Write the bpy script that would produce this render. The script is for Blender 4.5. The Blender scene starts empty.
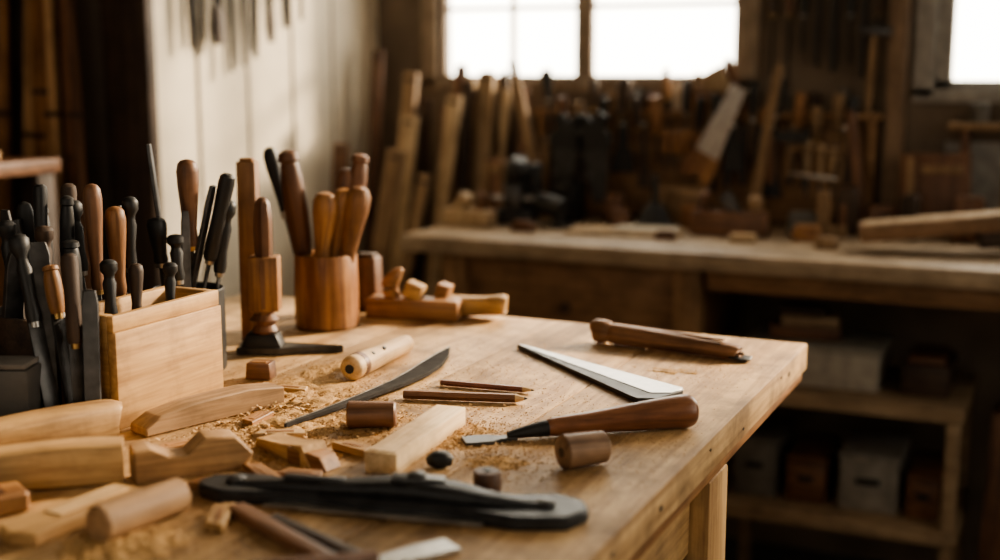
import bpy, bmesh, math, random
from mathutils import Vector, Matrix, Euler, noise
random.seed(7)
rnd=random.uniform
scene=bpy.context.scene
TZ=0.9
# ------------------------------------------------------------ materials
_c={}
def _new(name):
    m=bpy.data.materials.new(name); m.use_nodes=True
    nt=m.node_tree; b=nt.nodes['Principled BSDF']
    return m,nt,b
def wood(c1,c2,axis='X',rough=.55,scale=1.0,bump=.3,stain=.35,name='wood'):
    k=('w',c1,c2,axis,rough,scale,stain)
    if k in _c: return _c[k]
    m,nt,b=_new(name); N=nt.nodes; L=nt.links
    tc=N.new('ShaderNodeTexCoord'); oi=N.new('ShaderNodeObjectInfo')
    ad=N.new('ShaderNodeVectorMath'); ad.operation='MULTIPLY_ADD'
    cm=N.new('ShaderNodeCombineXYZ')
    for i in range(3): L.new(oi.outputs['Random'],cm.inputs[i])
    L.new(cm.outputs[0],ad.inputs[0]); ad.inputs[1].default_value=(7,5,9); L.new(tc.outputs['Object'],ad.inputs[2])
    mp=N.new('ShaderNodeMapping'); L.new(ad.outputs[0],mp.inputs[0])
    s=[1,1,1]; s['XYZ'.index(axis)]=.06
    mp.inputs['Scale'].default_value=s
    n1=N.new('ShaderNodeTexNoise'); n1.inputs['Scale'].default_value=70*scale; n1.inputs['Detail'].default_value=6; n1.inputs['Distortion'].default_value=1.0
    n2=N.new('ShaderNodeTexNoise'); n2.inputs['Scale'].default_value=14*scale; n2.inputs['Detail'].default_value=3; n2.inputs['Distortion'].default_value=2.0
    n3=N.new('ShaderNodeTexNoise'); n3.inputs['Scale'].default_value=320*scale; n3.inputs['Detail'].default_value=2
    for n in (n1,n2,n3): L.new(mp.outputs[0],n.inputs['Vector'])
    ma=N.new('ShaderNodeMath'); ma.operation='MULTIPLY_ADD'; L.new(n1.outputs[0],ma.inputs[0]); ma.inputs[1].default_value=.45
    mb=N.new('ShaderNodeMath'); mb.operation='MULTIPLY_ADD'; L.new(n2.outputs[0],mb.inputs[0]); mb.inputs[1].default_value=.35
    mc=N.new('ShaderNodeMath'); mc.operation='MULTIPLY'; L.new(n3.outputs[0],mc.inputs[0]); mc.inputs[1].default_value=.2
    L.new(mc.outputs[0],mb.inputs[2]); L.new(mb.outputs[0],ma.inputs[2])
    r=N.new('ShaderNodeValToRGB'); e=r.color_ramp.elements
    e[0].position=.40; e[0].color=(*c2,1); e[1].position=.57; e[1].color=(*c1,1)
    L.new(ma.outputs[0],r.inputs[0])
    n4=N.new('ShaderNodeTexNoise'); n4.inputs['Scale'].default_value=11; n4.inputs['Detail'].default_value=7; n4.inputs['Roughness'].default_value=.65; L.new(ad.outputs[0],n4.inputs['Vector'])
    r4=N.new('ShaderNodeValToRGB'); f=r4.color_ramp.elements; f[0].position=.36; f[0].color=(1-stain,1-stain*1.05,1-stain*1.1,1); f[1].position=.56; f[1].color=(1,1,1,1); L.new(n4.outputs[0],r4.inputs[0])
    mx=N.new('ShaderNodeMixRGB'); mx.blend_type='MULTIPLY'; mx.inputs[0].default_value=1; L.new(r.outputs[0],mx.inputs[1]); L.new(r4.outputs[0],mx.inputs[2])
    L.new(mx.outputs[0],b.inputs['Base Color'])
    mr=N.new('ShaderNodeMapRange'); mr.inputs['To Min'].default_value=min(1,rough+.18); mr.inputs['To Max'].default_value=rough-.05; L.new(n4.outputs[0],mr.inputs[0]); L.new(mr.outputs[0],b.inputs['Roughness'])
    bp=N.new('ShaderNodeBump'); bp.inputs['Strength'].default_value=bump; bp.inputs['Distance'].default_value=.002
    L.new(ma.outputs[0],bp.inputs['Height']); L.new(bp.outputs[0],b.inputs['Normal'])
    _c[k]=m; return m
def plain(col,rough=.5,metal=0.0,nz=.25,scale=30,spec=.5,bump=.15):
    k=('p',col,rough,metal,nz,scale,spec)
    if k in _c: return _c[k]
    m,nt,b=_new('metal' if metal>.5 else 'paint'); N=nt.nodes; L=nt.links
    tc=N.new('ShaderNodeTexCoord'); n=N.new('ShaderNodeTexNoise'); n.inputs['Scale'].default_value=scale; n.inputs['Detail'].default_value=6
    L.new(tc.outputs['Object'],n.inputs['Vector'])
    r=N.new('ShaderNodeValToRGB'); e=r.color_ramp.elements
    e[0].position=.3; e[1].position=.7
    e[0].color=(*[c*(1-nz) for c in col],1); e[1].color=(*[min(1,c*(1+nz)) for c in col],1)
    L.new(n.outputs[0],r.inputs[0]); L.new(r.outputs[0],b.inputs['Base Color'])
    b.inputs['Metallic'].default_value=metal; b.inputs['Specular IOR Level'].default_value=spec
    mr=N.new('ShaderNodeMapRange'); mr.inputs['To Min'].default_value=max(.05,rough-.15); mr.inputs['To Max'].default_value=min(1,rough+.15)
    L.new(n.outputs[0],mr.inputs[0]); L.new(mr.outputs[0],b.inputs['Roughness'])
    bp=N.new('ShaderNodeBump'); bp.inputs['Strength'].default_value=bump; bp.inputs['Distance'].default_value=.002
    L.new(n.outputs[0],bp.inputs['Height']); L.new(bp.outputs[0],b.inputs['Normal'])
    _c[k]=m; return m
def Wp(ax='X'): return wood((.50,.315,.14),(.28,.155,.062),ax)            # pine
def Wl(ax='X'): return wood((.64,.45,.25),(.42,.26,.12),ax)            # pale
def Wo(ax='X'): return wood((.38,.195,.078),(.17,.074,.028),ax,.45)        # oiled
def Wb(ax='X'): return wood((.21,.102,.052),(.085,.038,.019),ax,.45)       # brown
def Wd(ax='X'): return wood((.08,.048,.03),(.033,.02,.013),ax,.55)      # dark
STEEL=plain((.40,.385,.36),.38,1,.25,60); DSTEEL=plain((.085,.083,.082),.45,.8,.4,50)
BLACK=plain((.014,.014,.014),.52,0,.3,40); GREY=plain((.13,.12,.105),.6,.2)
BRASS=plain((.40,.27,.12),.4,1)
# ------------------------------------------------------------ geometry
class B:
    def __init__(s): s.bm=bmesh.new(); s.mats=[]
    def add(s,bm,mat,M=None,sharp=38):
        if M is not None: bm.transform(M)
        if mat not in s.mats: s.mats.append(mat)
        i=s.mats.index(mat)
        bmesh.ops.recalc_face_normals(bm,faces=bm.faces)
        for f in bm.faces: f.material_index=i; f.smooth=True
        for e in bm.edges:
            if len(e.link_faces)==2 and e.calc_face_angle(0)>math.radians(sharp): e.smooth=False
        me=bpy.data.meshes.new('t'); bm.to_mesh(me); bm.free(); s.bm.from_mesh(me); bpy.data.meshes.remove(me)
        return s
    def box(s,c,size,mat,rot=(0,0,0),bev=.0015,top=(1,1),shift=(0,0)):
        bm=bmesh.new(); bmesh.ops.create_cube(bm,size=1)
        for v in bm.verts:
            if v.co.z>0: v.co.x=v.co.x*top[0]+shift[0]/max(size[0],1e-6); v.co.y=v.co.y*top[1]+shift[1]/max(size[1],1e-6)
        bmesh.ops.scale(bm,vec=size,verts=bm.verts)
        if bev: bmesh.ops.bevel(bm,geom=list(bm.edges),offset=min(bev,min(size)*.3),segments=2,affect='EDGES',profile=.5)
        return s.add(bm,mat,Matrix.Translation(c)@Euler(rot).to_matrix().to_4x4())
    def lathe(s,prof,p,d,mat,n=24,sq=(1,1),hole=0):
        bm=bmesh.new(); rings=[]
        for t,r in prof:
            rings.append([bm.verts.new((r*sq[0]*math.cos(2*math.pi*k/n),r*sq[1]*math.sin(2*math.pi*k/n),t)) for k in range(n)])
        for a,b in zip(rings,rings[1:]):
            for k in range(n): bm.faces.new((a[k],a[(k+1)%n],b[(k+1)%n],b[k]))
        bm.faces.new(rings[0]); bm.faces.new(rings[-1])
        q=Vector(d).normalized().to_track_quat('Z','Y')
        return s.add(bm,mat,Matrix.Translation(p)@q.to_matrix().to_4x4())
    def prism(s,pts,h,mat,M=None,bev=.0008,z0=0):
        bm=bmesh.new(); vs=[bm.verts.new((x,y,z0)) for x,y in pts]
        f=bm.faces.new(vs); r=bmesh.ops.extrude_face_region(bm,geom=[f])
        for v in r['geom']:
            if isinstance(v,bmesh.types.BMVert): v.co.z+=h
        if bev: bmesh.ops.bevel(bm,geom=list(bm.edges),offset=bev,segments=1,affect='EDGES',clamp_overlap=True)
        bmesh.ops.triangulate(bm,faces=[f for f in bm.faces if len(f.verts)>4])
        return s.add(bm,mat,M,sharp=30)
    def loft(s,secs,mat,M=None,n=20,e=2.0,sub=4):
        out=[]
        for i in range(len(secs)-1):
            p0=secs[max(i-1,0)];p1=secs[i];p2=secs[i+1];p3=secs[min(i+2,len(secs)-1)]
            for k in range(sub):
                t=k/sub
                out.append([.5*((2*b)+(-a+c)*t+(2*a-5*b+4*c-d)*t*t+(-a+3*b-3*c+d)*t**3) for a,b,c,d in zip(p0,p1,p2,p3)])
        out.append(list(secs[-1]))
        bm=bmesh.new(); rings=[]
        for i,(x,y,z,hy,hz) in enumerate(out):
            a=out[max(i-1,0)];b=out[min(i+1,len(out)-1)]
            t=Vector((b[0]-a[0],b[1]-a[1],b[2]-a[2])).normalized()
            side=Vector((0,0,1)).cross(t)
            side=side.normalized() if side.length>1e-4 else Vector((0,1,0))
            up=t.cross(side); ring=[]
            for k in range(n):
                A=2*math.pi*k/n; ca,sa=math.cos(A),math.sin(A)
                ca=math.copysign(abs(ca)**(2/e),ca); sa=math.copysign(abs(sa)**(2/e),sa)
                ring.append(bm.verts.new(Vector((x,y,z))+side*ca*max(hy,1e-4)+up*sa*max(hz,1e-4)))
            rings.append(ring)
        for a,b in zip(rings,rings[1:]):
            for k in range(n): bm.faces.new((a[k],a[(k+1)%n],b[(k+1)%n],b[k]))
        bm.faces.new(rings[0]); bm.faces.new(rings[-1])
        return s.add(bm,mat,M,sharp=50)
    def build(s,name,loc=(0,0,0),rot=(0,0,0),q=None):
        me=bpy.data.meshes.new(name); s.bm.to_mesh(me); s.bm.free()
        for m in s.mats: me.materials.append(m)
        o=bpy.data.objects.new(name,me); scene.collection.objects.link(o)
        o.location=loc
        if q is not None: o.rotation_mode='QUATERNION'; o.rotation_quaternion=q
        else: o.rotation_euler=rot
        return o
def rz(deg): return (0,0,math.radians(deg))
def ang(a,b): return math.atan2(b[1]-a[1],b[0]-a[0])
def RM(x=0,y=0,z=0,t=(0,0,0)): return Matrix.Translation(t)@Euler((math.radians(x),math.radians(y),math.radians(z))).to_matrix().to_4x4()
# ------------------------------------------------------------ room
def wall(name,axis,pos,thick,u0,u1,z0,z1,holes,mat):
    us=sorted({u0,u1,*[h[0] for h in holes],*[h[1] for h in holes]})
    zs=sorted({z0,z1,*[h[2] for h in holes],*[h[3] for h in holes]})
    b=B()
    for a,c in zip(us,us[1:]):
        for d,e in zip(zs,zs[1:]):
            m=((a+c)/2,(d+e)/2)
            if any(h[0]<m[0]<h[1] and h[2]<m[1]<h[3] for h in holes): continue
            if axis=='Y': b.box((m[0],pos+thick/2,m[1]),(c-a,abs(thick),e-d),mat,bev=0)
            else: b.box((pos+thick/2,m[0],m[1]),(abs(thick),c-a,e-d),mat,bev=0)
    return b.build(name)
plaster=plain((.68,.60,.47),.85,0,.2,4)
darkwall=plain((.165,.125,.09),.8,0,.35,6)
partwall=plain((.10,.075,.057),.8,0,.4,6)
sidewall=plain((.30,.25,.20),.85,0,.2,4)
XR=1.7; ZC=3.2
W1=(-1.725,-.825,1.275,2.5); W2=(-.335,.80,1.255,2.6); W3=(.3,2.3,.95,2.6); W4=(-1.6,1.0,1.0,2.7)
wall('wall_back','Y',3.32,.08,-1.93,XR,0,ZC,[W1,W2],darkwall)
wall('wall_left','X',-1.93,-.12,2.3,3.4,0,ZC,[],plaster)
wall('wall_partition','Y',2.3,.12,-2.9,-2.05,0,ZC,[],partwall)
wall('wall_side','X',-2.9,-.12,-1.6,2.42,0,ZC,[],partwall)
wall('wall_right','X',XR,.15,-1.6,3.4,0,ZC,[W3],sidewall)
wall('wall_front','Y',-1.6,-.12,-2.9,XR,0,ZC,[W4],sidewall)
B().box((-.6,.95,-.05),(4.9,5.3,.1),plain((.085,.078,.07),.7,0,.35,3),bev=0).build('floor')
B().box((-.6,.95,ZC+.05),(4.9,5.3,.1),sidewall,bev=0).build('ceiling')
tb=B()
for y in (2.46,2.66,2.86,3.06): tb.box((-1.928,y,1.6),(.004,.007,3.1),plain((.30,.26,.21),.8),bev=.001)
tb.build('trim_1')
B().box((-1.985,2.285,1.6),(.13,.03,3.19),Wd('Z'),bev=.003).build('trim_2')
glass=bpy.data.materials.new('window_glass'); glass.use_nodes=True
nt=glass.node_tree; nt.nodes.clear()
o_=nt.nodes.new('ShaderNodeOutputMaterial'); mx=nt.nodes.new('ShaderNodeMixShader'); tr=nt.nodes.new('ShaderNodeBsdfTransparent'); gl=nt.nodes.new('ShaderNodeBsdfGlossy')
gl.inputs['Roughness'].default_value=.05; mx.inputs[0].default_value=.05
nt.links.new(tr.outputs[0],mx.inputs[1]); nt.links.new(gl.outputs[0],mx.inputs[2]); nt.links.new(mx.outputs[0],o_.inputs[0])
def window(name,axis,pos,w,cols,rows,mat,fw=.02,pi=None):
    u0,u1,z0,z1=w; b=B()
    def bx(ua,ub,za,zb,d,mt,off=0):
        c=((ua+ub)/2,(za+zb)/2); s_=(ub-ua,zb-za)
        if axis=='Y': b.box((c[0],pos+off,c[1]),(s_[0],d,s_[1]),mt)
        else: b.box((pos+off,c[0],c[1]),(d,s_[0],s_[1]),mt)
    bx(u0,u0+fw,z0,z1,.04,mat); bx(u1-fw,u1,z0,z1,.04,mat); bx(u0,u1,z0,z0+fw*.5,.04,mat); bx(u0,u1,z1-fw,z1,.04,mat)
    for u in cols: bx(u[0]-u[1]/2,u[0]+u[1]/2,z0,z1,.03,mat)
    for z in rows: bx(u0,u1,z-.006,z+.006,.02,mat)
    c=((u0+u1)/2,(z0+z1)/2)
    if axis=='Y': b.box((c[0],pos+.01,c[1]),(u1-u0-.01,.003,z1-z0-.01),glass,bev=0)
    else: b.box((pos+.01,c[0],c[1]),(.003,u1-u0-.01,z1-z0-.01),glass,bev=0)
    for (ua,ub,za,zb) in ((u0-.05,u0,z0-.02,z1+.06),(u1,u1+.05,z0-.02,z1+.06),(u0-.05,u1+.05,z0-.035,z0),(u0-.05,u1+.05,z1,z1+.06)):
        cc=((ua+ub)/2,(za+zb)/2)
        if axis=='Y': b.box((cc[0],pi,cc[1]),(ub-ua,.016,zb-za),mat)
        else: b.box((pi,cc[0],cc[1]),(.016,ub-ua,zb-za),mat)
    return b.build(name)
wframe=wood((.34,.27,.20),(.22,.16,.11),'Z',.6)
window('window_1','Y',3.345,W1,[(-1.274,.05),(-1.495,.008)],[1.475,1.85],wframe,pi=3.312)
window('window_2','Y',3.345,W2,[(.25,.04)],[1.9],plain((.30,.285,.26),.6),.04,pi=3.312)
window('unseen_fill_window_right','X',XR+.06,W3,[(1.3,.04)],[1.9],wframe,pi=XR-.008)  # unseen window in the right wall, kept as a source of dim fill
window('added_fill_window_front','Y',-1.66,W4,[(-.3,.04)],[1.9],wframe,pi=-1.592)  # unseen window added behind the camera to fill the back bench side
# ------------------------------------------------------------ main workbench
top=wood((.56,.365,.18),(.32,.185,.078),'Y',.55,.9,.45,.5)
b=B(); xs=[-1.36,-1.16,-.95,-.74,-.55,-.343]
for i in range(5):
    b.box(((xs[i]+xs[i+1])/2,1.07,TZ-.020),(xs[i+1]-xs[i]-.0003,1.54,.040),top,bev=.0006 if i<4 else .003)
b.box((-.853,1.07,TZ-.0485),(1.008,1.532,.017),Wo('Y'),bev=.002)
for (x,y) in ((-.385,1.36),(-1.30,1.36),(-.385,.42),(-1.30,.42)): b.box((x,y,.4215),(.075,.08,.843),Wp('Z'),bev=.003)
b.box((-.385,.89,.80),(.03,.86,.086),Wp('Y')); b.box((-1.30,.89,.80),(.03,.86,.086),Wp('Y'))
b.box((-.84,1.375,.80),(.84,.03,.086),Wp('X')); b.box((-.84,.41,.80),(.84,.03,.086),Wp('X'))
b.box((-.84,1.36,.2),(.86,.04,.06),Wp('X'))
for y,z,r in ((1.71,.882,.006),(1.66,.888,.003),(1.12,.880,.005),(.98,.884,.004),(1.45,.872,.003),(1.3,.888,.003)): b.lathe([(0,r),(.002,r)],(-.3445,y,z),(1,0,0),Wd('X'),n=14,sq=(1,.6))
b.build('workbench')
# ------------------------------------------------------------ back bench
bt=wood((.40,.305,.205),(.25,.18,.115),'X',.5)
bp_=wood((.34,.20,.10),(.21,.12,.055),'Z',.55); bpx=wood((.30,.17,.085),(.18,.10,.045),'X',.55)
b=B()
b.box((-.45,2.97,.88),(2.1,.6,.04),bt,bev=.003)
for x in (-1.37,-.78): b.box((x,2.73,.43),(.06,.06,.86),bp_)
for x in (-1.45,.5): b.box((x,3.2,.43),(.06,.06,.86),bp_)
b.box((.5,2.73,.43),(.06,.06,.86),bp_)
b.box((-1.075,2.735,.745),(.53,.03,.20),bpx,bev=.004)
b.box((-1.075,2.725,.635),(.53,.04,.02),bp_); b.box((-1.075,2.725,.853),(.53,.04,.012),bp_)
b.lathe([(0,.006),(.012,.006),(.016,.013),(.024,.012),(.027,.005)],(-1.075,2.722,.745),(0,-1,0),Wd('Z'))
b.box((-1.075,2.97,.63),(.56,.5,.02),bpx); b.box((-1.36,2.97,.74),(.02,.5,.22),bpx); b.box((-.785,2.97,.74),(.02,.5,.22),bpx)
b.box((-.14,2.735,.835),(1.2,.03,.05),bpx)
b.build('storage_workbench')
b=B(); sh=wood((.38,.28,.18),(.25,.17,.10),'X',.6)
for z in (.565,.285): b.box((-.46,2.95,z),(.56,.36,.035),sh,bev=.002)
for x in (-.72,-.2):
    for y in (2.79,3.11): b.box((x,y,.29),(.03,.03,.58),sh,bev=.002)
b.build('shelf_unit')
B().box((-.52,2.93,.627),(.30,.2,.086),plain((.36,.33,.28),.8)).box((-.52,2.93,.674),(.31,.21,.014),plain((.28,.26,.22),.8)).build('storage_box',(0,0,0))
B().box((0,0,.035),(.10,.18,.07),Wd('X')).box((.0,0,.078),(.08,.16,.014),Wb()).build('tool_case',(-.27,2.93,.5835))
for x,w,h,mt in ((-.64,.10,.13,GREY),(-.52,.09,.10,Wb('X')),(-.38,.13,.12,plain((.24,.225,.2),.8)),(-.26,.07,.09,Wb('X'))):
    B().box((0,0,h/2),(w,.2,h),mt,bev=.004).box((0,0,h+.006),(w*1.04,.208,.012),mt).box((0,-.103,h*.6),(w*.4,.006,.014),BLACK).build('storage_bin',(x,2.93,.3035))
for x,y,h in ((-.12,2.95,.55),(-.05,2.98,.62),(.03,2.94,.48)):
    B().box((0,0,h/2),(.05,.12,h),Wb('Z'),bev=.003).build('lumber_board',(x,y,0),(0,.03,0))
for x,y,z in ((-.55,2.93,.6815),(-.62,2.9,.0005)):
    b=B(); b.box((0,0,.015),(.16,.10,.03),Wb('X')); b.box((.01,0,.042),(.13,.09,.022),sh); b.box((-.01,0,.062),(.10,.06,.016),Wd('X')); b.build('wood_stack',(x,y,z),rz(6))
B().box((0,0,.008),(.16,.07,.016),plain((.6,.57,.5),.8)).box((.02,.0,.02),(.1,.05,.008),plain((.5,.47,.4),.8)).build('rag_bundle',(-.62,2.45,0),rz(20))
# left leaning boards in the corner
W_d1=wood((.33,.22,.125),(.18,.11,.058),'Z',.65); W_d2=wood((.50,.38,.24),(.33,.22,.125),'Z',.65)
for i,(x,dx,h,y,mt) in enumerate([(-1.89,.04,1.36,3.20,Wb('Z')),(-1.83,.10,1.30,3.18,W_d1),(-1.79,.09,1.18,3.12,W_d2),(-1.76,.17,1.33,3.22,Wb('Z')),(-1.71,.13,1.24,3.16,W_d2),(-1.67,.05,1.20,3.22,Wb('Z')),(-1.60,.03,1.27,3.22,Wd('Z')),(-1.9,.02,1.10,3.05,Wb('Z')),(-1.85,.17,1.10,3.02,W_d1),(-1.80,.20,1.04,3.04,W_d1),(-1.74,.02,1.22,3.24,Wd('Z')),(-1.64,.04,1.29,3.27,W_d2),(-1.58,.02,1.25,3.27,W_d1),(-1.55,.02,1.30,3.26,W_d2)]):
    B().box((0,0,h/2),(.030+.012*(i%3),.018,h),mt,bev=.002).box((0,0,h-.02),(.03,.019,.01),Wd('Z'),bev=0).build('leaning_board',(x,y-.12,0.001),(-.080,math.atan(dx/h),0))
# ------------------------------------------------------------ left side: planks, shelf
W_k1=wood((.55,.34,.17),(.34,.19,.085),'Z',.6)
for i,(x,w,h,ly,mt) in enumerate([(-2.25,.07,2.3,.04,W_k1),(-2.17,.05,2.5,-.01,Wo('Z')),(-2.11,.035,2.4,-.04,W_k1),(-2.065,.025,2.2,-.03,Wb('Z')),(-2.02,.03,2.4,-.06,Wb('Z')),(-2.36,.08,2.4,.02,Wo('Z'))]):
    B().box((0,0,h/2),(w,.022,h),mt,bev=.002).box((0,0,h*.5),(w*1.01,.0225,.012),Wd('Z'),bev=0).build('timber_plank',(x,2.16,0.001),(-.045,ly,0))
b=B()
for x in (-2.75,-2.05):
    for y in (1.5,2.05): b.box((x,y,.54),(.05,.05,1.08),Wd('Z'))
b.box((-2.4,1.78,1.095),(.76,.62,.03),Wb('X')); b.box((-2.4,1.78,.5),(.76,.62,.03),Wd('X'))
b.build('storage_rack')
b=B()
for i in range(4): b.box((rnd(-.02,.02),rnd(-.02,.02),.011+.021*i),(.62,.30-.04*i,.019),(Wp,Wl,Wp,Wb)[i]('X'),rot=(0,0,rnd(-.05,.05)))
b.build('lumber_stack',(-2.36,1.82,1.1105))
# ------------------------------------------------------------ tool builders
def up_tool(name,base,top,r,hl,wm,shaft=DSTEEL,kind='bulb',fl=.6,sq=(1,1)):
    a=Vector(base); c=Vector(top); d=c-a; Ln=d.length; q=d.normalized().to_track_quat('Z','Y'); b=B(); h0=Ln-hl
    if kind=='file':
        b.prism([(-r,0),(r,0),(r,Ln-.015),(r*.7,Ln),(-r*.7,Ln),(-r,Ln-.015)],r*.6,shaft,RM(90,0,0,(0,r*.3,0)))
    else:
        b.box((0,0,h0/2),(r*1.0*fl,.003,h0),shaft,bev=.0005)
        b.lathe([(0,r*.55),(.012,r*.62)],(0,0,h0-.006),(0,0,1),BRASS if wm is not BLACK else STEEL)
        P={'bulb':[(0,.62),(.06,.72),(.2,.62),(.45,.78),(.7,.95),(.86,1),(.95,.86),(.985,.6),(1,.2)],
           'barrel':[(0,.7),(.1,.85),(.4,1),(.7,.95),(.85,.8),(.88,.72),(.9,.92),(.97,.85),(1,.4)],
           'straight':[(0,.8),(.05,.95),(.5,.9),(.9,1),(.97,.9),(1,.5)],
           'knob':[(0,.7),(.08,.8),(.3,.62),(.6,.8),(.68,.6),(.74,.62),(.82,1),(.93,1),(.98,.7),(1,.2)],
           'pear':[(0,.55),(.25,.6),(.5,.8),(.72,1),(.88,.98),(.97,.7),(1,.2)]}[kind]
        b.lathe([(t*hl,k*r) for t,k in P],(0,0,h0),(0,0,1),wm,n=20,sq=sq)
    return b.build(name,a,q=q)
# ------------------------------------------------------------ wooden box + tool cluster
b=B(); x0,x1,y0,y1,h=-1.04,-.955,1.055,1.245,.13; wt=.012; wp=wood((.58,.355,.155),(.36,.195,.075),'Y',.5,.8)
b.box((x1-wt/2,(y0+y1)/2,TZ+.0555),(wt,y1-y0,.111),wp); b.box((x1-wt/2-.0015,(y0+y1)/2,TZ+.1205),(wt-.003,y1-y0,.019),wp)
b.box((x0+wt/2,(y0+y1)/2,TZ+h/2),(wt,y1-y0,h),wp)
b.box(((x0+x1)/2,y0+wt/2,TZ+h/2),(x1-x0-2*wt,wt,h),Wp('X')); b.box(((x0+x1)/2,y1-wt/2,TZ+h/2),(x1-x0-2*wt,wt,h),Wp('X'))
b.box(((x0+x1)/2,(y0+y1)/2,TZ+.005),(x1-x0-2*wt,y1-y0-2*wt,.009),wp)
b.build('wooden_tool_box',(0,0,.0005))
b=B(); cx0,cx1,cy0,cy1=-1.205,-1.055,1.07,1.27
for c,s in (((cx0+.005,(cy0+cy1)/2,.055),(.01,cy1-cy0,.11)),((cx1-.005,(cy0+cy1)/2,.055),(.01,cy1-cy0,.11)),(((cx0+cx1)/2,cy0+.005,.055),(cx1-cx0-.02,.01,.11)),(((cx0+cx1)/2,cy1-.005,.055),(cx1-cx0-.02,.01,.11)),(((cx0+cx1)/2,(cy0+cy1)/2,.004),(cx1-cx0-.02,cy1-cy0-.02,.008))):
    b.box(c,s,Wd('Y'))
b.build('tool_caddy',(0,0,TZ+.0005))
zb=TZ+.012
for nm,bx,by,tx,ty,tz,r,hl,wm,k in [
 ('chisel',-1.13,1.12,-1.125,1.128,1.165,.0085,.10,BLACK,'straight'),
 ('chisel',-1.12,1.15,-1.105,1.150,1.150,.009,.10,BLACK,'barrel'),
 ('carving_gouge',-1.08,1.17,-1.075,1.160,1.165,.0115,.13,Wb('Z'),'bulb'),
 ('file',-1.16,1.12,-1.16,1.105,1.135,.008,.1,DSTEEL,'file'),
 ('screwdriver',-1.18,1.10,-1.185,1.085,1.11,.011,.10,BLACK,'barrel'),
 ('carving_gouge',-1.075,1.20,-1.068,1.19,1.135,.013,.11,Wo('Z'),'bulb'),
 ('chisel',-1.08,1.22,-1.065,1.215,1.145,.010,.09,BLACK,'knob'),
 ('chisel',-1.15,1.19,-1.14,1.19,1.16,.010,.10,Wd('Z'),'straight'),
 ('screwdriver',-1.18,1.19,-1.19,1.19,1.13,.012,.09,BLACK,'barrel'),
 ('file',-1.11,1.23,-1.10,1.235,1.13,.008,.1,DSTEEL,'file'),
 ('chisel',-1.14,1.10,-1.145,1.09,1.125,.011,.08,BLACK,'knob'),
 ('chisel',-1.10,1.10,-1.095,1.10,1.12,.011,.08,Wd('Z'),'knob'),
 ('wood_rasp',-1.12,1.20,-1.135,1.19,1.14,.011,.09,BLACK,'knob'),
 ('wood_rasp',-1.09,1.135,-1.085,1.13,1.10,.012,.08,BLACK,'barrel'),
 ('steel_rule',-1.15,1.15,-1.175,1.14,1.12,.013,.1,STEEL,'file'),
 ('steel_rule',-1.16,1.09,-1.12,1.08,1.09,.012,.1,STEEL,'file'),
 ('carving_gouge',-1.17,1.16,-1.175,1.15,1.14,.010,.1,BLACK,'pear'),
 ('carving_knife',-1.00,1.10,-1.005,1.105,1.085,.010,.07,BLACK,'knob'),
 ('carving_knife',-1.00,1.14,-1.0,1.145,1.075,.009,.06,Wd('Z'),'bulb'),
 ('carving_knife',-.995,1.19,-.99,1.195,1.07,.009,.06,BLACK,'knob')]:
    up_tool(nm,(bx,by,zb),(tx,ty,tz),r,hl,wm,kind=k)
for nm,bx,by,tx,ty,tz,r,hl,wm,k in [
 ('chisel',-1.00,1.035,-1.035,1.045,1.085,.010,.055,Wo('Z'),'barrel'),
 ('file',-1.025,1.02,-1.05,1.044,1.11,.012,.1,DSTEEL,'file'),
 ('chisel',-.985,1.028,-1.005,1.044,1.10,.0095,.10,Wd('Z'),'straight'),
 ('file',-.970,1.030,-.980,1.046,1.06,.009,.1,BLACK,'file'),
 ('chisel',-1.01,1.015,-1.065,1.03,1.12,.011,.10,BLACK,'knob')]:
    up_tool(nm,(bx,by,TZ+.002),(tx,ty,tz),r,hl,wm,kind=k,shaft=DSTEEL,fl=1.6)
b=B(); b.lathe([(0,.046),(.004,.048),(.11,.048),(.112,.046),(.11,.044),(.01,.044),(.008,.002)],(0,0,0),(0,0,1),plain((.03,.03,.03),.5),n=32)
b.build('tool_jar',(-1.07,1.325,TZ+.0005))
for nm,bx,by,tx,ty,tz,r,hl,wm,k in [
 ('rasp',-1.075,1.31,-1.10,1.295,1.205,.0085,.1,DSTEEL,'file'),
 ('carving_gouge',-1.065,1.33,-1.055,1.315,1.185,.0145,.115,Wb('Z'),'bulb'),
 ('file',-1.09,1.32,-1.030,1.335,1.15,.0085,.1,BLACK,'file'),
 ('chisel',-1.085,1.34,-1.012,1.345,1.165,.011,.12,BLACK,'straight'),
 ('chisel',-1.06,1.35,-1.02,1.355,1.13,.011,.10,BLACK,'knob'),
 ('chisel',-1.08,1.30,-1.085,1.285,1.11,.013,.06,BLACK,'bulb'),
 ('chisel',-1.05,1.29,-1.055,1.285,1.09,.011,.06,BLACK,'knob'),
 ('file',-1.055,1.30,-1.045,1.295,1.12,.006,.1,DSTEEL,'file')]:
    up_tool(nm,(bx,by,TZ+.012),(tx,ty,tz),r,hl,wm,kind=k)
B().box((0,0,.04),(.075,.05,.08),plain((.085,.078,.07),.55,.3),bev=.003).box((0,0,.0835),(.07,.045,.006),plain((.14,.125,.11),.7)).build('sharpening_stone',(-1.055,.985,TZ+.0005),rz(24))
B().box((0,0,.068),(.06,.05,.136),Wo('Z'),bev=.003).box((0,0,.138),(.052,.042,.004),Wo('Z')).build('wooden_block',(-1.175,1.025,TZ+.0005),rz(20))
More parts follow.
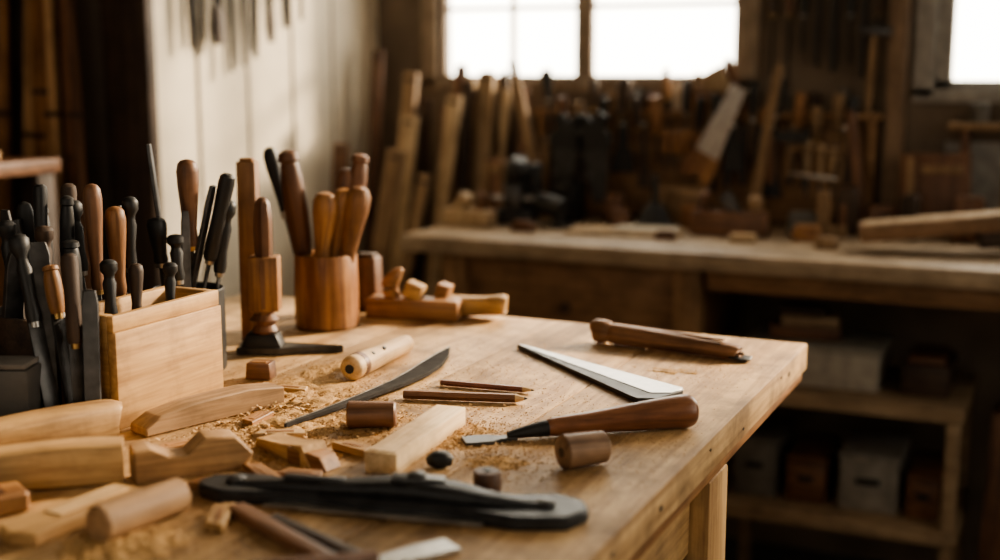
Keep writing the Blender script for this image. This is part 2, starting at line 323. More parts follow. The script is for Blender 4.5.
# ------------------------------------------------------------ stick, clamp post, cup
B().box((0,0,.134),(.029,.02,.268),Wo('Z'),bev=.002).box((0,0,.2705),(.02,.014,.005),Wo('Z')).build('wooden_ruler_stick',(-1.100,1.508,TZ+.0005),rz(15))
b=B()
b.prism([(-.04,-.020),(.02,-.026),(.055,-.012),(.11,-.004),(.11,.0),(.05,.014),(.02,.024),(-.04,.020)],.010,DSTEEL,RM(0,0,0))
b.box((-.005,0,.019),(.06,.04,.020),BLACK,top=(.7,.8),bev=.003)
b.lathe([(0,.014),(.006,.019),(.014,.015),(.022,.021),(.03,.014),(.04,.017)],(-.002,0,.026),(0,0,1),Wb('Z'))
b.box((-.0,0,.100),(.042,.034,.078),Wo('Z'),bev=.002,top=(1,.95)); b.box((-.0,-.0172,.100),(.006,.001,.07),Wb('Z'),bev=0)
b.lathe([(0,.0125),(.02,.0135),(.05,.0135),(.075,.011),(.082,.007),(.084,.003)],(-.0,0,.139),(0,0,1),Wb('Z'),n=8)
b.build('carving_clamp_post',(-1.038,1.455,TZ+.0005),rz(24.7))
R=(.9085,.418); cup=(-1.06,1.65)
b=B()
cupw=wood((.50,.25,.10),(.19,.076,.027),'Z',.38,.7)
b.lathe([(0,.047),(.003,.050),(.06,.0505),(.112,.049),(.116,.047),(.112,.0435),(.03,.043),(.012,.042),(.01,.003)],(0,0,0),(0,0,1),cupw,n=48)
b.build('wooden_tool_cup',(*cup,TZ+.0005))
def ct(nm,o0,o1,dep0,dep1,ztop,r,hl,wm,k):
    Fv=(-.418,.9085)
    up_tool(nm,(cup[0]+R[0]*o0+Fv[0]*dep0,cup[1]+R[1]*o0+Fv[1]*dep0,TZ+.018),(cup[0]+R[0]*o1+Fv[0]*dep1,cup[1]+R[1]*o1+Fv[1]*dep1,ztop),r,hl,wm,kind=k)
ct('carving_gouge',-.022,-.056,.0,.0,1.178,.0185,.165,Wb('Z'),'barrel')
ct('chisel',-.03,-.092,.02,.04,1.180,.0125,.11,BLACK,'pear')
ct('wood_chisel',-.012,.006,-.022,-.02,1.115,.0195,.115,Wo('Z'),'pear')
ct('wood_chisel',.004,.033,-.006,-.005,1.119,.0195,.125,Wo('Z'),'pear')
ct('wood_chisel',.018,.058,-.018,-.012,1.123,.0195,.135,Wo('Z'),'pear')
ct('carving_gouge',.0,.034,.03,.03,1.148,.0165,.12,Wb('Z'),'pear')
ct('carving_gouge',.02,.055,.02,.03,1.17,.0155,.12,Wb('Z'),'barrel')
# ------------------------------------------------------------ wooden plane pieces behind the cup
b=B(); b.box((0,0,.0165),(.155,.045,.033),Wo('X'),bev=.003)
b.loft([(-.035,0,.03,.012,.01),(-.042,0,.052,.017,.014),(-.03,0,.072,.014,.010),(-.02,0,.080,.003,.003)],Wo('X'),e=2.2)
b.box((.0,0,.045),(.03,.03,.026),Wp('X'),rot=(0,.35,0),bev=.003)
b.build('wooden_hand_plane',(-.965,1.765,TZ+.0005),rz(12))
b=B(); b.loft([(-.06,0,.018,.018,.018),(-.03,0,.017,.02,.017),(.02,.0,.02,.018,.015),(.055,-.004,.024,.02,.016),(.062,-.004,.024,.017,.013)],Wp('X'),e=4)
b.box((-.045,0,.042),(.022,.03,.022),Wo('X'),rot=(0,.25,0)); b.build('wooden_spokeshave',(-.885,1.808,TZ+.0005),rz(8))
B().box((0,0,.045),(.045,.04,.09),Wb('Z'),bev=.003,top=(.92,.9)).box((0,0,.0925),(.03,.025,.006),Wd('Z')).build('wooden_block',(-1.075,1.80,TZ+.0005),rz(10))
# ------------------------------------------------------------ objects lying on the table
def lying(b,name,p,deg,z=0): return b.build(name,(p[0],p[1],TZ+.0006+z),rz(deg))
b=B(); b.loft([(0,0,.0165,.010,.010),(.004,0,.0165,.0155,.0155),(.02,0,.0165,.0165,.0165),(.09,0,.015,.015,.015),(.17,0,.0135,.0135,.0135),(.18,0,.0135,.011,.011)],Wl('X'))
b.lathe([(0,.0168),(.006,.0172),(.012,.0168)],(.018,0,.0165),(1,0,0),Wb('X')); b.lathe([(0,.006),(.002,.006)],(-.0015,0,.0165),(1,0,0),BLACK)
for t in (.05,.085): b.lathe([(0,.003),(.003,.003)],(t,-.009,.0165+.0095),(0,-.6,1),BLACK,n=12)
lying(b,'turned_tool_handle',(-.838,1.355),95)
cl=[(-.784,1.128,.0018),(-.775,1.20,.004),(-.768,1.27,.0065),(-.763,1.354,.011),(-.765,1.41,.0145),(-.772,1.46,.015),(-.783,1.51,.010),(-.795,1.556,.001)]
Lp=[(x-w+.775,y-1.3) for x,y,w in cl]; Rp=[(x+w+.775,y-1.3) for x,y,w in cl][::-1]
b=B(); b.prism(Lp+Rp,.006,plain((.035,.032,.03),.85,0,.4,50,spec=.12),bev=.001); b.prism([(x+.0005,y) for x,y in Lp]+[(x+.0025,y) for x,y in Lp][::-1],.0008,STEEL,z0=.0056,bev=0)
b.build('curved_carving_knife',(-.775,1.3,TZ+.0045))
for nm,p,q_,r,m1 in (('pencil',(-.721,1.386),(-.597,1.399),.004,plain((.20,.08,.05),.4)),('carpenter_pencil',(-.732,1.308),(-.586,1.352),.0058,Wb('X'))):
    L_=math.dist(p,q_); b=B()
    b.lathe([(0,r),(L_-.014,r)],(0,0,r),(1,0,0),m1,n=6,sq=(1,1)); b.lathe([(0,r),(.011,r*.35)],(L_-.014,0,r),(1,0,0),Wl('X'),n=12); b.lathe([(0,r*.35),(.004,.0003)],(L_-.003,0,r),(1,0,0),BLACK,n=8)
    b.build(nm,(*p,TZ+.0006),(0,0,ang(p,q_)))
sx,sy=-.56,1.53
pl=[(-.719,1.624),(-.714,1.626),(-.428,1.480),(-.425,1.470),(-.442,1.420),(-.464,1.410),(-.474,1.416)]
b=B(); b.prism([(x-sx,y-sy) for x,y in pl],.0060,BLACK,bev=.0005)
pt=[(-.718,1.6242),(-.713,1.6255),(-.4285,1.480),(-.427,1.472),(-.434,1.450),(-.458,1.440)]
b.prism([(x-sx,y-sy) for x,y in pt],.0010,STEEL,z0=.0058,bev=.0003)
b.build('tapered_steel_blade',(sx,sy,TZ+.0006))
gw=wood((.28,.145,.07),(.12,.056,.026),'X',.5)
b=B(); b.loft([(0,0,.017,.008,.010),(.005,0,.018,.013,.0165),(.022,0,.0175,.0145,.0165),(.030,0,.0165,.0115,.014),(.04,0,.016,.0145,.015),(.10,0,.015,.015,.014),(.17,0,.013,.0145,.012),(.222,0,.011,.013,.010),(.228,0,.010,.010,.007)],gw,e=3)
b.box((.13,-.009,.0235),(.15,.002,.003),Wd('X'),rot=(0,.03,0)); b.box((.12,.004,.0275),(.17,.006,.002),Wo('X'),rot=(0,.025,0),bev=0)
b.prism([(0,-.014),(.020,-.018),(.030,-.006),(.026,.012),(0,.014)],.003,BLACK,RM(0,4,0,(.218,0,.004)))
b.build('draw_gouge',(-.636,1.715,TZ+.0006),(0,0,ang((-.636,1.715),(-.395,1.685))))
def dowel(name,p,deg,L_,r,mt,r2=None):
    r2=r2 or r; b=B(); b.lathe([(0,r*.85),(.002,r),(L_*.5,(r+r2)/2),(L_-.002,r2),(L_,r2*.85)],(0,0,r),(1,0,0),mt,n=28); b.lathe([(0,r*.3),(.0008,r*.28)],(-.0008,0,r),(1,0,0),Wd('X'),n=16)
    return lying(b,name,p,deg)
dowel('wooden_dowel',(-.728,1.170),26,.055,.0155,Wb('X'),.0145)
dowel('wooden_dowel',(-.452,1.132),50,.050,.0180,wood((.32,.19,.105),(.16,.085,.045),'X',.5),.0165)
pale=wood((.76,.58,.36),(.56,.38,.20),'X',.6)
b=B(); b.box((0,0,.011),(.19,.036,.022),pale,bev=.0015); b.box((-.04,0,.0223),(.1,.03,.0008),pale,bev=0); lying(b,'wood_offcut',(-.620,1.138),95)
b=B(); a,e_=(-.589,1.168),(-.372,1.340); a=(-.583,1.172); Lc=math.dist(a,e_)
b.prism([(0,-.013),(.006,-.0145),(.03,-.0135),(.04,-.007),(.06,-.006),(.06,.006),(.04,.007),(.03,.0135),(.006,.0145),(0,.013)],.004,DSTEEL)
b.loft([(.05,0,.005,.005,.004),(.07,0,.008,.008,.0065),(.088,0,.010,.0095,.0085),(.095,0,.0105,.010,.009)],BLACK)
b.loft([(.094,0,.0105,.0085,.0085),(.105,0,.0115,.0105,.0105),(.15,0,.0135,.0125,.0125),(.2,0,.0165,.016,.016),(.24,0,.0185,.0185,.0185),(Lc-.01,0,.019,.0187,.0187),(Lc-.002,0,.019,.014,.014),(Lc,0,.019,.006,.006)],wood((.25,.105,.05),(.11,.043,.022),'X',.3),n=28)
b.build('wood_chisel',(*a,TZ+.0006),(0,0,ang(a,e_)))
IRON=plain((.022,.022,.023),.5,.3,.5,60)
b=B()
b.prism([(-.188,-.006),(-.180,.012),(-.155,.024),(-.12,.024),(-.10,.014),(-.07,.012),(-.03,.016),(.02,.026),(.07,.026),(.09,.020),(.12,.022),(.155,.032),(.182,.018),(.190,-.006),(.175,-.032),(.13,-.042),(.09,-.034),(.05,-.028),(.0,-.032),(-.05,-.024),(-.09,-.022),(-.12,-.030),(-.155,-.032),(-.18,-.022)],.013,IRON,bev=.003)
b.loft([(-.15,-.002,.012,.010,.003),(-.10,-.004,.014,.012,.006),(-.04,-.004,.016,.014,.007),(.01,.0,.018,.018,.009),(.06,-.002,.017,.018,.009),(.10,-.006,.015,.012,.006),(.15,-.004,.013,.010,.003)],IRON,e=3)
b.box((.03,.0,.027),(.05,.018,.006),DSTEEL,rot=(0,.08,.2),bev=.002); b.box((-.07,-.004,.0215),(.06,.010,.005),IRON,bev=.002)
for x,y in ((-.150,-.003),(.028,.0),(.150,-.004)): b.lathe([(0,.009),(.004,.009),(.006,.005)],(x,y,.0125 if abs(x)>.1 else .028),(0,0,1),DSTEEL,n=18)
b.prism([(-.11,-.038),(.1,-.044),(.1,-.025),(-.10,-.020)],.003,STEEL,z0=.002)
b.build('iron_spokeshave',(-.560,.968,TZ+.0006),rz(12))
b=B(); b.lathe([(0,.012),(.002,.0135),(.022,.0135),(.024,.012)],(0,0,0),(0,0,1),Wb('Z'),n=24); b.lathe([(0,.004),(.001,.004)],(0,0,.024),(0,0,1),BLACK,n=12)
b.build('wooden_plug',(-.488,1.032,TZ+.0006))
b=B(); b.loft([(-.013,0,.006,.004,.004),(-.005,0,.008,.010,.008),(.006,0,.008,.009,.008),(.013,0,.006,.004,.004)],BLACK,e=3); lying(b,'rubber_stopper',(-.568,1.088),20)
b=B(); b.prism([(0,-.014),(.03,-.015),(.07,-.010),(.075,-.004),(.075,.004),(.07,.010),(.03,.015),(0,.014)],.004,STEEL); b.lathe([(0,.006),(.02,.007),(.10,.014),(.12,.012)],(.073,0,.0075),(1,0,.05),Wb('X'))
b.build('wood_chisel',(-.458,.900,TZ+.0006),rz(238))
# foreground wood pieces on the left
b=B(); b.loft([(0,0,.02,.020,.018),(.01,0,.021,.022,.020),(.08,.004,.022,.024,.021),(.16,0,.020,.022,.019),(.26,-.004,.018,.018,.017),(.3,0,.016,.012,.012)],Wp('X'),e=4.5); b.box((.1,-.022,.02),(.06,.006,.01),Wb('X')); lying(b,'carved_wood_billet',(-.945,1.035),245)
b=B(); b.loft([(0,0,.020,.019,.020),(.05,0,.021,.021,.021),(.12,0,.02,.020,.019),(.2,.004,.018,.018,.018)],Wp('X'),e=7); lying(b,'wood_billet',(-.835,.925),220)
b=B(); b.prism([(0,0),(.105,0),(.118,.016),(.10,.036),(.070,.038),(.052,.022),(.034,.024),(.016,.034),(0,.032)],.034,wood((.42,.255,.12),(.24,.13,.055),'X'),RM(90,0,0,(0,.017,0)),bev=.0015); lying(b,'notched_wood_block',(-.825,.925),50)
b=B(); b.prism([(0,0),(.19,0),(.19,.022),(.14,.028),(.06,.026),(.02,.020),(0,.010)],.034,wood((.40,.25,.13),(.24,.14,.065),'X'),RM(90,0,0,(0,.017,0)),bev=.0015); lying(b,'wood_rail_offcut',(-.925,1.05),72)
dowel('wooden_dowel',(-.725,.875),262,.095,.016,wood((.42,.26,.14),(.24,.135,.065),'X'),.017)
b=B(); b.prism([(0,-.018),(.13,-.022),(.14,.0),(.13,.022),(0,.02)],.014,Wp('X'),bev=.002); b.box((.05,0,.0145),(.08,.02,.002),Wl('X'),bev=0); lying(b,'wood_wedge',(-.79,.88),266)
b=B(); b.prism([(0,-.02),(.2,-.024),(.2,.024),(0,.02)],.020,Wo('X'),bev=.003); b.box((.1,0,.0205),(.16,.03,.002),Wb('X'),bev=0); lying(b,'wood_batten',(-.865,.825),240)
b=B(); b.prism([(0,0),(.10,0),(.085,.022),(.05,.016),(.0,.012)],.03,Wp('X'),RM(90,0,0,(0,.015,0)),bev=.001); lying(b,'wood_offcut',(-.770,1.075),-22)
b=B(); b.prism([(0,0),(.055,0),(.045,.014),(0,.018)],.024,Wo('X'),RM(90,0,0,(0,.012,0)),bev=.001); lying(b,'wood_offcut',(-.715,1.045),-10)
for p,dg,L_ in (((-.80,1.09),30,.06),((-.70,1.10),-10,.05),((-.83,1.12),100,.05),((-.685,.93),70,.05),((-.90,1.27),10,.05),((-.77,.80),40,.05),((-.74,1.00),-30,.07),((-.70,.99),15,.05),((-.66,.84),120,.06),((-.76,.93),20,.05),((-.86,1.00),60,.05)):
    b=B(); b.prism([(0,-.007),(L_,-.011),(L_*.9,.009),(.01,.010)],.008,random.choice([Wp('X'),Wl('X'),Wo('X')]),bev=.001); b.box((L_*.5,0,.0082),(L_*.5,.006,.0008),Wo('X'),bev=0); lying(b,'wood_chip',p,dg)
b=B(); b.box((.08,0,.005),(.18,.016,.010),Wb('X')); b.box((.1,.02,.004),(.14,.012,.008),Wd('X'),rot=(0,0,.08)); lying(b,'wood_strip',(-.665,.885),-26)
b=B(); b.box((0,0,.012),(.035,.026,.022),Wb('X'),bev=.002,top=(.9,1)); b.box((0,0,.0235),(.02,.016,.001),Wo('X'),bev=0); lying(b,'small_wood_block',(-.952,1.32),15)
# ------------------------------------------------------------ shavings and sawdust
b=bmesh.new()
cent=[(-.87,1.27,.05,1600,.7),(-.80,1.15,.06,1700,.7),(-.78,1.02,.05,800,.8),(-.60,1.19,.05,1200,.65),(-.53,1.13,.045,800,.6),(-.52,1.30,.09,800,.5),(-.45,1.60,.06,400,.45),(-.75,1.40,.09,1100,.55),(-.70,.80,.07,450,1.0),(-.66,1.6,.12,500,.45),(-.6,.9,.15,500,.65),(-.9,1.4,.06,600,.55),(-.43,1.2,.08,450,.5),(-.7,1.3,.25,1500,.45),(-.72,1.2,.06,900,.7),(-.87,1.2,.05,160,1.6),(-.78,1.08,.06,150,1.5),(-.62,1.22,.06,80,1.2)]
for cx,cy,sg,n,k in cent:
    for i in range(n):
        x=random.gauss(cx,sg); y=random.gauss(cy,sg)
        if x>-.35 or x<-1.34 or y>1.83: continue
        dd=math.hypot(x-cx,y-cy)/sg
        z=TZ+.001+rnd(0,1)*.006*math.exp(-dd*dd)*k
        L_=rnd(.001,.0035)*k; w=rnd(.0005,.0016)*k; a=rnd(0,6.28); tl=rnd(-.6,.6)
        ca,sa=math.cos(a),math.sin(a); P=[]
        for s_ in (-1,0,1):
            for t in (-1,1):
                P.append(b.verts.new((x+ca*L_*s_-sa*w*t,y+sa*L_*s_+ca*w*t,max(TZ+.0008,z+(s_*s_)*L_*.5+tl*w*t))))
        b.faces.new((P[0],P[1],P[3],P[2])); b.faces.new((P[2],P[3],P[5],P[4]))
me=bpy.data.meshes.new('wood_shavings'); b.to_mesh(me); b.free(); me.materials.append(wood((.58,.38,.19),(.40,.235,.105),'X',.75))
scene.collection.objects.link(bpy.data.objects.new('wood_shavings',me))
bm=bmesh.new()
for cx,cy,rx,ry,h in ((-.865,1.275,.085,.11,.006),(-.80,1.15,.08,.09,.006),(-.785,1.01,.06,.07,.005),(-.72,1.21,.06,.07,.003),(-.595,1.195,.055,.06,.0035),(-.52,1.125,.045,.035,.0025),(-.47,1.585,.06,.03,.0015),(-.72,.79,.06,.06,.005),(-.9,1.4,.04,.08,.003)):
    n=60; g={}
    for i in range(n+1):
        for j in range(n+1):
            u=-1+2*i/n; v=-1+2*j/n; d2=u*u+v*v
            nz=noise.noise((cx*30+u*4,cy*30+v*4,0))*.6+noise.noise((cx*30+u*11,v*11,3))*.4
            fz=noise.noise((u*30+cx*9,v*30,7))*.3+noise.noise((u*60,v*60+cy,9))*.2
            z=h*(max(0,1-d2)**1.2)*(1+nz+fz)-.0012+ .0015*nz*max(0,1-d2)
            g[i,j]=bm.verts.new((cx+u*rx*(1+.2*nz),cy+v*ry*(1+.2*nz),TZ+z))
    for i in range(n):
        for j in range(n): bm.faces.new((g[i,j],g[i+1,j],g[i+1,j+1],g[i,j+1])).smooth=True
me=bpy.data.meshes.new('sawdust_pile'); bm.to_mesh(me); bm.free(); me.materials.append(plain((.46,.29,.135),.95,0,.45,500,spec=.1,bump=.6))
scene.collection.objects.link(bpy.data.objects.new('sawdust_pile',me))
# ------------------------------------------------------------ back bench clutter
b=B(); rk=wood((.38,.225,.115),(.24,.13,.06),'X',.6)
b.box((-.92,3.30,1.04),(.92,.02,.27),rk); b.box((-.92,3.275,1.185),(.94,.06,.014),rk); b.box((-.92,3.28,1.09),(.92,.02,.02),rk)
for x in (-1.37,-.47): b.box((x,3.275,1.04),(.02,.05,.27),rk)
b.build('tool_rack')
def hang(name,x,zt,zb_,r,wm,kind='bulb',hl=.09,y=3.225,dx=0,shaft=DSTEEL): up_tool(name,(x+dx,y,zb_),(x,y,zt),r,hl,wm,kind=kind,shaft=shaft)
for i in range(20):
    x=-1.34+i*.0435+rnd(-.01,.01)
    wm=random.choice([Wd('Z'),Wb('Z'),W_d1,BLACK,BLACK,Wo('Z')]); hang('chisel',x,1.20+rnd(.0,.11),1.04+rnd(-.05,.03),rnd(.010,.018),wm,random.choice(['bulb','barrel','pear','straight']),rnd(.07,.11),y=3.226,dx=rnd(-.03,.03))
for i in range(5): hang('carving_gouge',-.985+i*.027,1.145,1.03,.0095,Wo('Z'),'straight',.06,y=3.19)
for i in range(3): hang('wood_chisel',-.615+i*.032,1.13-.01*i,.98,.012,W_d2,'bulb',.09,y=3.19)
for i in range(7): hang('file',-.86+i*.04,1.16,.95+rnd(0,.08),.009,BLACK,'file',y=3.195,shaft=BLACK)
for i,(x,w,h) in enumerate([(-1.10,.035,.14),(-1.04,.02,.18),(-.80,.03,.13),(-.70,.025,.19),(-.52,.03,.15)]):
    b=B(); b.prism([(-w,0),(w,0),(w*.7,.05),(w*.35,.07),(w*.3,h),(-w*.3,h),(-w*.35,.07),(-w*.7,.05)],.012,(BLACK,Wd('Z'),BLACK)[i%3],RM(90,0,0)); b.lathe([(0,.004),(.01,.006)],(0,-.012,h-.01),(0,-1,0),STEEL,n=8); b.build('wall_brush',(x,3.185,1.17-h))
for x,t in ((-1.25,8),(-1.165,-6)):
    b=B(); b.prism([(-.045,0),(.045,0),(.05,.03),(.03,.055),(.045,.085),(.02,.10),(.0,.075),(-.02,.10),(-.045,.08),(-.03,.05),(-.05,.03)],.02,BLACK,RM(90,0,0)); b.prism([(-.04,.005),(.04,.005),(.02,-.14),(-.02,-.14)],.002,DSTEEL,RM(90,0,0,(0,-.009,0)))
    b.build('hand_saw',(x,3.15,1.09),(0,math.radians(t),0))
# wooden-handled saw, try square and bow saw hung on the rack
b=B(); b.prism([(0,0),(.20,.025),(.20,.065),(0,.07)],.002,STEEL,RM(90,0,0)); b.prism([(-.06,-.01),(.01,-.005),(.01,.075),(-.05,.08),(-.065,.06),(-.045,.035),(-.065,.01)],.016,Wo('X'),RM(90,0,0,(0,.007,0))); b.build('panel_saw',(-.84,3.16,1.06),(0,math.radians(-62),0))
b=B(); b.prism([(0,0),(.012,0),(.012,.11),(.10,.11),(.10,.14),(0,.14)],.004,BLACK,RM(90,0,0)); b.box((.006,0,.065),(.022,.012,.12),Wb('Z')); b.build('try_square',(-.71,3.165,1.01))
b=B()
for x in (0,.13): b.box((x,0,.06),(.012,.010,.13),W_d1)
b.box((.065,0,.07),(.12,.008,.010),W_d1); b.box((.065,0,.004),(.13,.003,.008),STEEL); b.lathe([(0,.0015),(.13,.0015)],(0,0,.12),(1,0,0),Wd('X'),n=8); b.build('bow_saw',(-.66,3.17,1.04),(0,.1,0))
def blk(name,x,y,z,s,mt,rot=(0,0,0),top=(1,1)):
    return B().box((0,0,s[2]/2),s,mt,top=top,bev=.003).box((0,0,s[2]+.003),(s[0]*top[0]*.85,s[1]*top[1]*.85,.006),mt).build(name,(x,y,z),rot)
for x,z0,z1,dx,mt,y in [(-1.49,TZ,1.24,.03,W_d2,3.22),(-1.46,TZ,1.29,-.02,Wd('Z'),3.25),(-1.42,TZ,1.25,.02,Wb('Z'),3.21),(-1.30,TZ,1.33,-.10,W_d1,3.12),(-.80,1.193,1.33,-.05,Wb('Z'),3.27),(-.74,TZ,1.31,.06,W_d1,3.12),(-.46,TZ,1.2,-.05,Wb('Z'),3.15),(-1.38,TZ,1.22,-.04,W_d2,3.24)]:
    hh=z1-z0; B().box((0,0,hh/2),(.024,.012,hh),mt,bev=.002).box((0,0,hh+.004),(.018,.008,.008),mt).build('wood_lath',(x,y,z0+.001),(0,math.atan(dx/hh),0))
for x,w,h,y,mt,t in [(-1.44,.10,.16,3.10,Wb('Z'),.06),(-1.27,.14,.22,3.17,Wd('Z'),-.03),(-.93,.13,.10,3.14,W_d1,.02),(-.30,.16,.20,3.17,Wb('Z'),-.04),(-.02,.12,.24,3.2,Wd('Z'),.05)]:
    b=B(); b.box((0,0,h/2),(w,.014,h),mt,bev=.002); b.box((-w*.35,-.011,h*.5),(.02,.008,h*.9),W_d1); b.box((w*.1,-.011,h*.8),(w*.6,.008,.02),W_d1); b.build('wooden_jig',(x,y,TZ+.003),(-.10,t,0))
for x,s in ((-1.40,1),(-.56,.7),(-.15,1.1)):
    b=B(); b.prism([(0,0),(.10*s,0),(.10*s,.03),(.03,.03),(.03,.16*s),(0,.16*s)],.014,W_d1,RM(90,0,0,(0,0,0)),bev=.001); b.lathe([(0,.007),(.05,.007)],(.085*s,-.007,.03),(0,0,1),Wb('Z'),n=12); b.build('wooden_clamp',(x,3.05,TZ+.001),(0,0,.2))
for x,r,h,mt in ((-1.17,.018,.05,W_d1),(-1.13,.02,.07,W_d2),(-1.10,.018,.06,GREY),(-1.05,.022,.05,Wb('Z')),(-.98,.016,.07,plain((.4,.35,.28),.5)),(-.70,.02,.06,GREY),(-.62,.018,.05,Wd('Z')),(-.55,.022,.06,GREY)):
    B().lathe([(0,r),(h*.75,r),(h*.85,r*.7),(h,r*.7),(h*1.01,r*.3)],(0,0,0),(0,0,1),mt).build('glue_bottle',(x,3.278,1.1935))
b=B(); b.box((0,0,.025),(.13,.045,.05),Wo('X')); b.loft([(-.04,0,.05,.012,.008),(-.045,0,.075,.014,.012),(-.03,0,.095,.012,.01)],W_d1); b.box((.02,0,.07),(.06,.03,.08),W_d2,rot=(0,-.5,0)); b.build('wooden_hand_plane',(-.89,3.272,1.194))
b=B(); b.box((0,0,.02),(.10,.08,.04),BLACK); b.box((0,-.01,.075),(.05,.10,.07),DSTEEL,bev=.01); b.lathe([(0,.03),(.05,.035),(.07,.02)],(0,-.02,.11),(.3,-.4,1),BLACK); b.lathe([(0,.006),(.12,.006)],(-.06,-.04,.07),(1,0,0),STEEL,n=12); b.box((.05,0,.12),(.03,.04,.08),BLACK,bev=.008); b.build('bench_vise',(-1.33,3.0,TZ+.0006),rz(10))
b=B(); b.lathe([(0,.024),(.05,.028),(.10,.026),(.11,.012),(.14,.01)],(0,0,.05),(1,0,.1),BLACK); b.box((.02,0,.02),(.03,.03,.07),BLACK,rot=(0,.2,0),bev=.008); b.box((.02,0,.005),(.05,.05,.01),BLACK); b.build('hand_drill',(-1.18,2.96,TZ+.0006),rz(160))
b=B(); b.box((0,0,.022),(.14,.05,.044),W_d2,bev=.004); b.loft([(.03,0,.04,.01,.01),(.04,0,.07,.014,.01),(.03,0,.09,.01,.008)],Wb('X')); b.box((-.02,0,.06),(.03,.035,.05),W_d2,rot=(0,.5,0)); b.build('wooden_hand_plane',(-1.42,2.90,TZ+.0006),rz(-10))
b=B(); b.box((0,0,.005),(.28,.13,.01),W_d2,bev=.002); b.box((.05,.01,.013),(.16,.09,.006),plain((.45,.4,.32),.8)); b.build('drawing_board',(-1.0,2.92,TZ+.0006),rz(6))
b=B(); b.box((0,0,.03),(.19,.06,.06),Wb('X'),bev=.006,top=(.95,.9)); b.loft([(-.06,0,.055,.012,.010),(-.07,0,.085,.016,.014),(-.05,0,.10,.012,.010)],Wb('X')); b.lathe([(0,.012),(.02,.018),(.035,.018),(.042,.008)],(.06,0,.058),(0,0,1),W_d1); b.box((.0,0,.075),(.03,.04,.06),DSTEEL,rot=(0,-.6,0)); b.build('wooden_hand_plane',(-.76,3.00,TZ+.0006),rz(5))
b=B(); b.box((0,0,.009),(.06,.04,.018),W_d2); b.box((0,0,.0185),(.04,.025,.001),Wl('X'),bev=0); b.build('wood_offcut',(-.70,2.89,TZ+.0006),rz(10))
lw=wood((.26,.15,.08),(.15,.085,.042),'X')
b=B(); b.box((.31,0,.0),(.62,.10,.035),lw,bev=.003); b.box((.31,.0,.0185),(.60,.09,.003),W_d2); b.box((.30,0,-.035),(.1,.07,.035),Wd('X')); b.build('long_wood_beam',(-.43,2.86,TZ+.042),(0,-.11,math.radians(12)))
for i,(x,y,s,mt) in enumerate([(-1.22,3.10,(.06,.05,.10),BLACK),(-1.10,3.12,(.05,.05,.07),Wb('X')),(-.60,3.08,(.07,.06,.05),GREY),(-.50,3.12,(.05,.05,.11),Wd('Z')),(-.42,3.13,(.07,.05,.07),Wb('X')),(-.22,3.12,(.07,.05,.10),Wb('Z')),(-.1,3.14,(.1,.06,.08),GREY),(.07,3.12,(.08,.06,.12),Wd('Z')),(-.88,3.10,(.06,.05,.06),Wo('X')),(-.35,3.1,(.04,.04,.10),Wd('Z')),(-1.06,3.05,(.05,.04,.04),Wb('X')),(-.57,2.98,(.06,.05,.03),Wo('X')),(-.88,2.86,(.05,.03,.015),Wb('X')),(-1.25,2.86,(.06,.03,.02),Wb('X')),(-.50,2.86,(.05,.04,.02),W_d1)]):
    blk('tool_tin' if mt in (GREY,BLACK) else 'wooden_case',x,y,TZ+.0006,s,mt,rz(rnd(-20,20)),(.95,.95))
b=B(); b.lathe([(0,.05),(.01,.052),(.05,.03),(.07,.01),(.14,.008)],(0,0,0),(0,0,1),BLACK); b.build('funnel',(-.965,3.04,TZ+.0006))
# right wall shelf and hanging tools
b=B(); b.box((.16,3.27,1.165),(.9,.09,.016),W_d1)
for x in (-.25,.1,.5): b.box((x,3.29,1.125),(.02,.04,.07),Wb('Z'))
b.build('wall_shelf')
B().box((.15,3.3125,1.04),(.90,.012,.17),plain((.32,.305,.28),.8),bev=.002).build('trim_3')
B().box((-.42,3.29,1.6),(.045,.05,1.4),wood((.28,.19,.12),(.17,.11,.07),'Z'),bev=.002).build('trim_5')
for i in range(6):
    r_=rnd(.014,.026);h=rnd(.03,.05); B().lathe([(0,r_),(h*.8,r_),(h*.82,r_*1.05),(h,r_*1.05),(h*1.01,r_*.4)],(0,0,0),(0,0,1),random.choice([GREY,Wb('Z'),BLACK])).build('paint_tin',(-.22+i*.085,3.265,1.1736))
for i in range(8):
    x=-.735+i*.038; ln=rnd(.18,.42); t=random.choice(['file','bulb','barrel','knob'])
    up_tool({'file':'long_ruler','bulb':'scraper','barrel':'hand_file','knob':'hand_auger'}[t],(x+rnd(-.005,.005),3.295,1.58-ln),(x,3.295,1.6),rnd(.011,.016),.16,random.choice([Wd('Z'),BLACK,Wb('Z')]),kind=t,fl=1.5,shaft=BLACK)
b=B(); b.lathe([(0,.008),(.1,.010),(.2,.008)],(0,0,0),(0,0,1),W_d1); b.box((0,0,.205),(.08,.02,.022),DSTEEL); b.build('hammer',(-.485,3.262,1.19),(0,.05,0))
b=B(); b.box((-1.918,2.65,1.66),(.018,.62,.03),Wb('Y')); b.build('tool_hanging_rail')
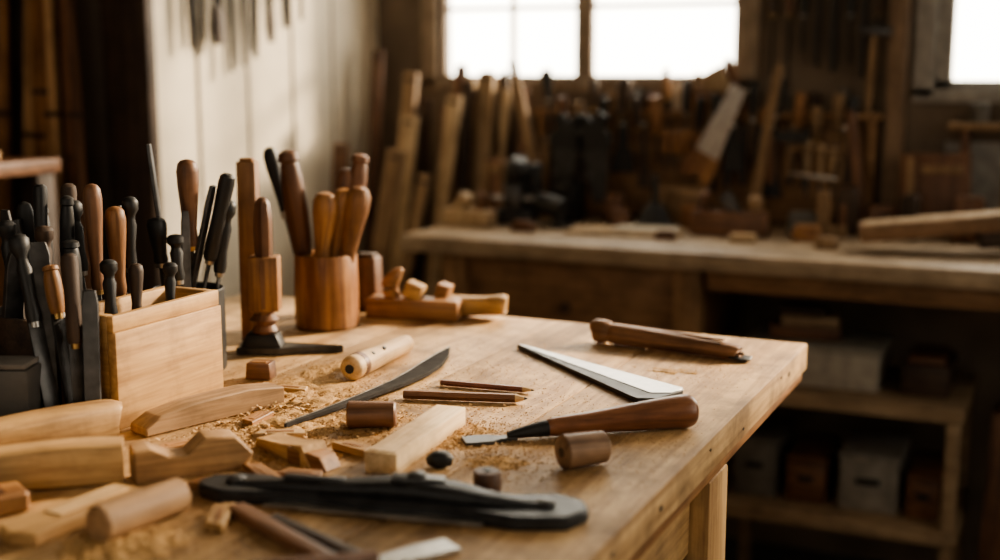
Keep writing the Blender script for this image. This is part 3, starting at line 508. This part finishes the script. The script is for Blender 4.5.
for i,(y,zb_,w,kind) in enumerate([(2.41,1.35,.014,'s'),(2.455,1.37,.011,'s'),(2.51,1.36,.018,'h'),(2.56,1.295,.009,'s'),(2.615,1.31,.012,'s'),(2.66,1.33,.016,'s'),(2.73,1.37,.012,'h'),(2.80,1.41,.020,'s'),(2.87,1.43,.011,'s')]):
    b=B(); hh=1.66-zb_
    b.prism([(-w*.5,0),(w*.5,0),(w,hh*.4),(w*.7,hh),(-w*.7,hh),(-w,hh*.4)],.004,plain((.02,.018,.016),.85,0,.3,40,spec=.1),RM(90,0,90,(0,0,0)))
    if kind=='h': b.lathe([(0,w),(.04,w*1.3),(.09,w)],(.002,0,0),(0,0,1),Wd('Z'),n=12,sq=(.5,1))
    b.lathe([(0,.003),(.016,.003)],(-.004,0,hh-.01),(1,0,0),STEEL,n=8)
    b.build(('steel_square','scraper_blade','marking_knife')[i%3],(-1.905,y,zb_))
# ------------------------------------------------------------ camera
cam=bpy.data.cameras.new('camera'); co=bpy.data.objects.new('camera',cam); scene.collection.objects.link(co); scene.camera=co
cam.sensor_width=36; cam.lens=45; co.location=(0,0,1.3)
co.rotation_euler=(math.radians(90)-math.atan(210/1250),0,math.radians(24.7))
cam.dof.use_dof=True; cam.dof.focus_distance=1.50; cam.dof.aperture_fstop=2.0; cam.clip_start=.02
# ------------------------------------------------------------ light
w=bpy.data.worlds.new('world'); scene.world=w; w.use_nodes=True
wn=w.node_tree; bg=wn.nodes['Background']
tc=wn.nodes.new('ShaderNodeTexCoord'); sp=wn.nodes.new('ShaderNodeSeparateXYZ'); wn.links.new(tc.outputs['Generated'],sp.inputs[0])
mr=wn.nodes.new('ShaderNodeMapRange'); mr.inputs['From Min'].default_value=-.2; mr.inputs['From Max'].default_value=.8; mr.inputs['To Min'].default_value=1.45; mr.inputs['To Max'].default_value=10
wn.links.new(sp.outputs['Y'],mr.inputs[0]); wn.links.new(mr.outputs[0],bg.inputs[1])
bg.inputs[0].default_value=(1,.915,.76,1)
sun=bpy.data.lights.new('sun','SUN'); sun.energy=11.5; sun.angle=math.radians(6); sun.color=(1,.80,.57)
so=bpy.data.objects.new('sun',sun); scene.collection.objects.link(so)
so.rotation_euler=Vector((.47,.78,.39)).to_track_quat('Z','Y').to_euler()
def portal(loc,size,d):
    l=bpy.data.lights.new('window_portal','AREA'); l.shape='RECTANGLE'; l.size,l.size_y=size; l.cycles.is_portal=True
    o=bpy.data.objects.new('window_portal',l); scene.collection.objects.link(o); o.location=loc
    o.rotation_euler=Vector(d).to_track_quat('-Z','Z').to_euler()
portal((-1.275,3.41,1.89),(.90,1.23),(0,-1,0)); portal((.2325,3.41,1.93),(1.14,1.35),(0,-1,0)); portal((XR+.17,1.3,1.775),(2.0,1.65),(-1,0,0)); portal((-.3,-1.73,1.85),(2.6,1.7),(0,1,0))  # last two portals belong to the unseen fill windows, right and front
scene.view_settings.view_transform='AgX'
try: scene.view_settings.look='AgX - Medium High Contrast'
except Exception: pass
scene.view_settings.exposure=0.08
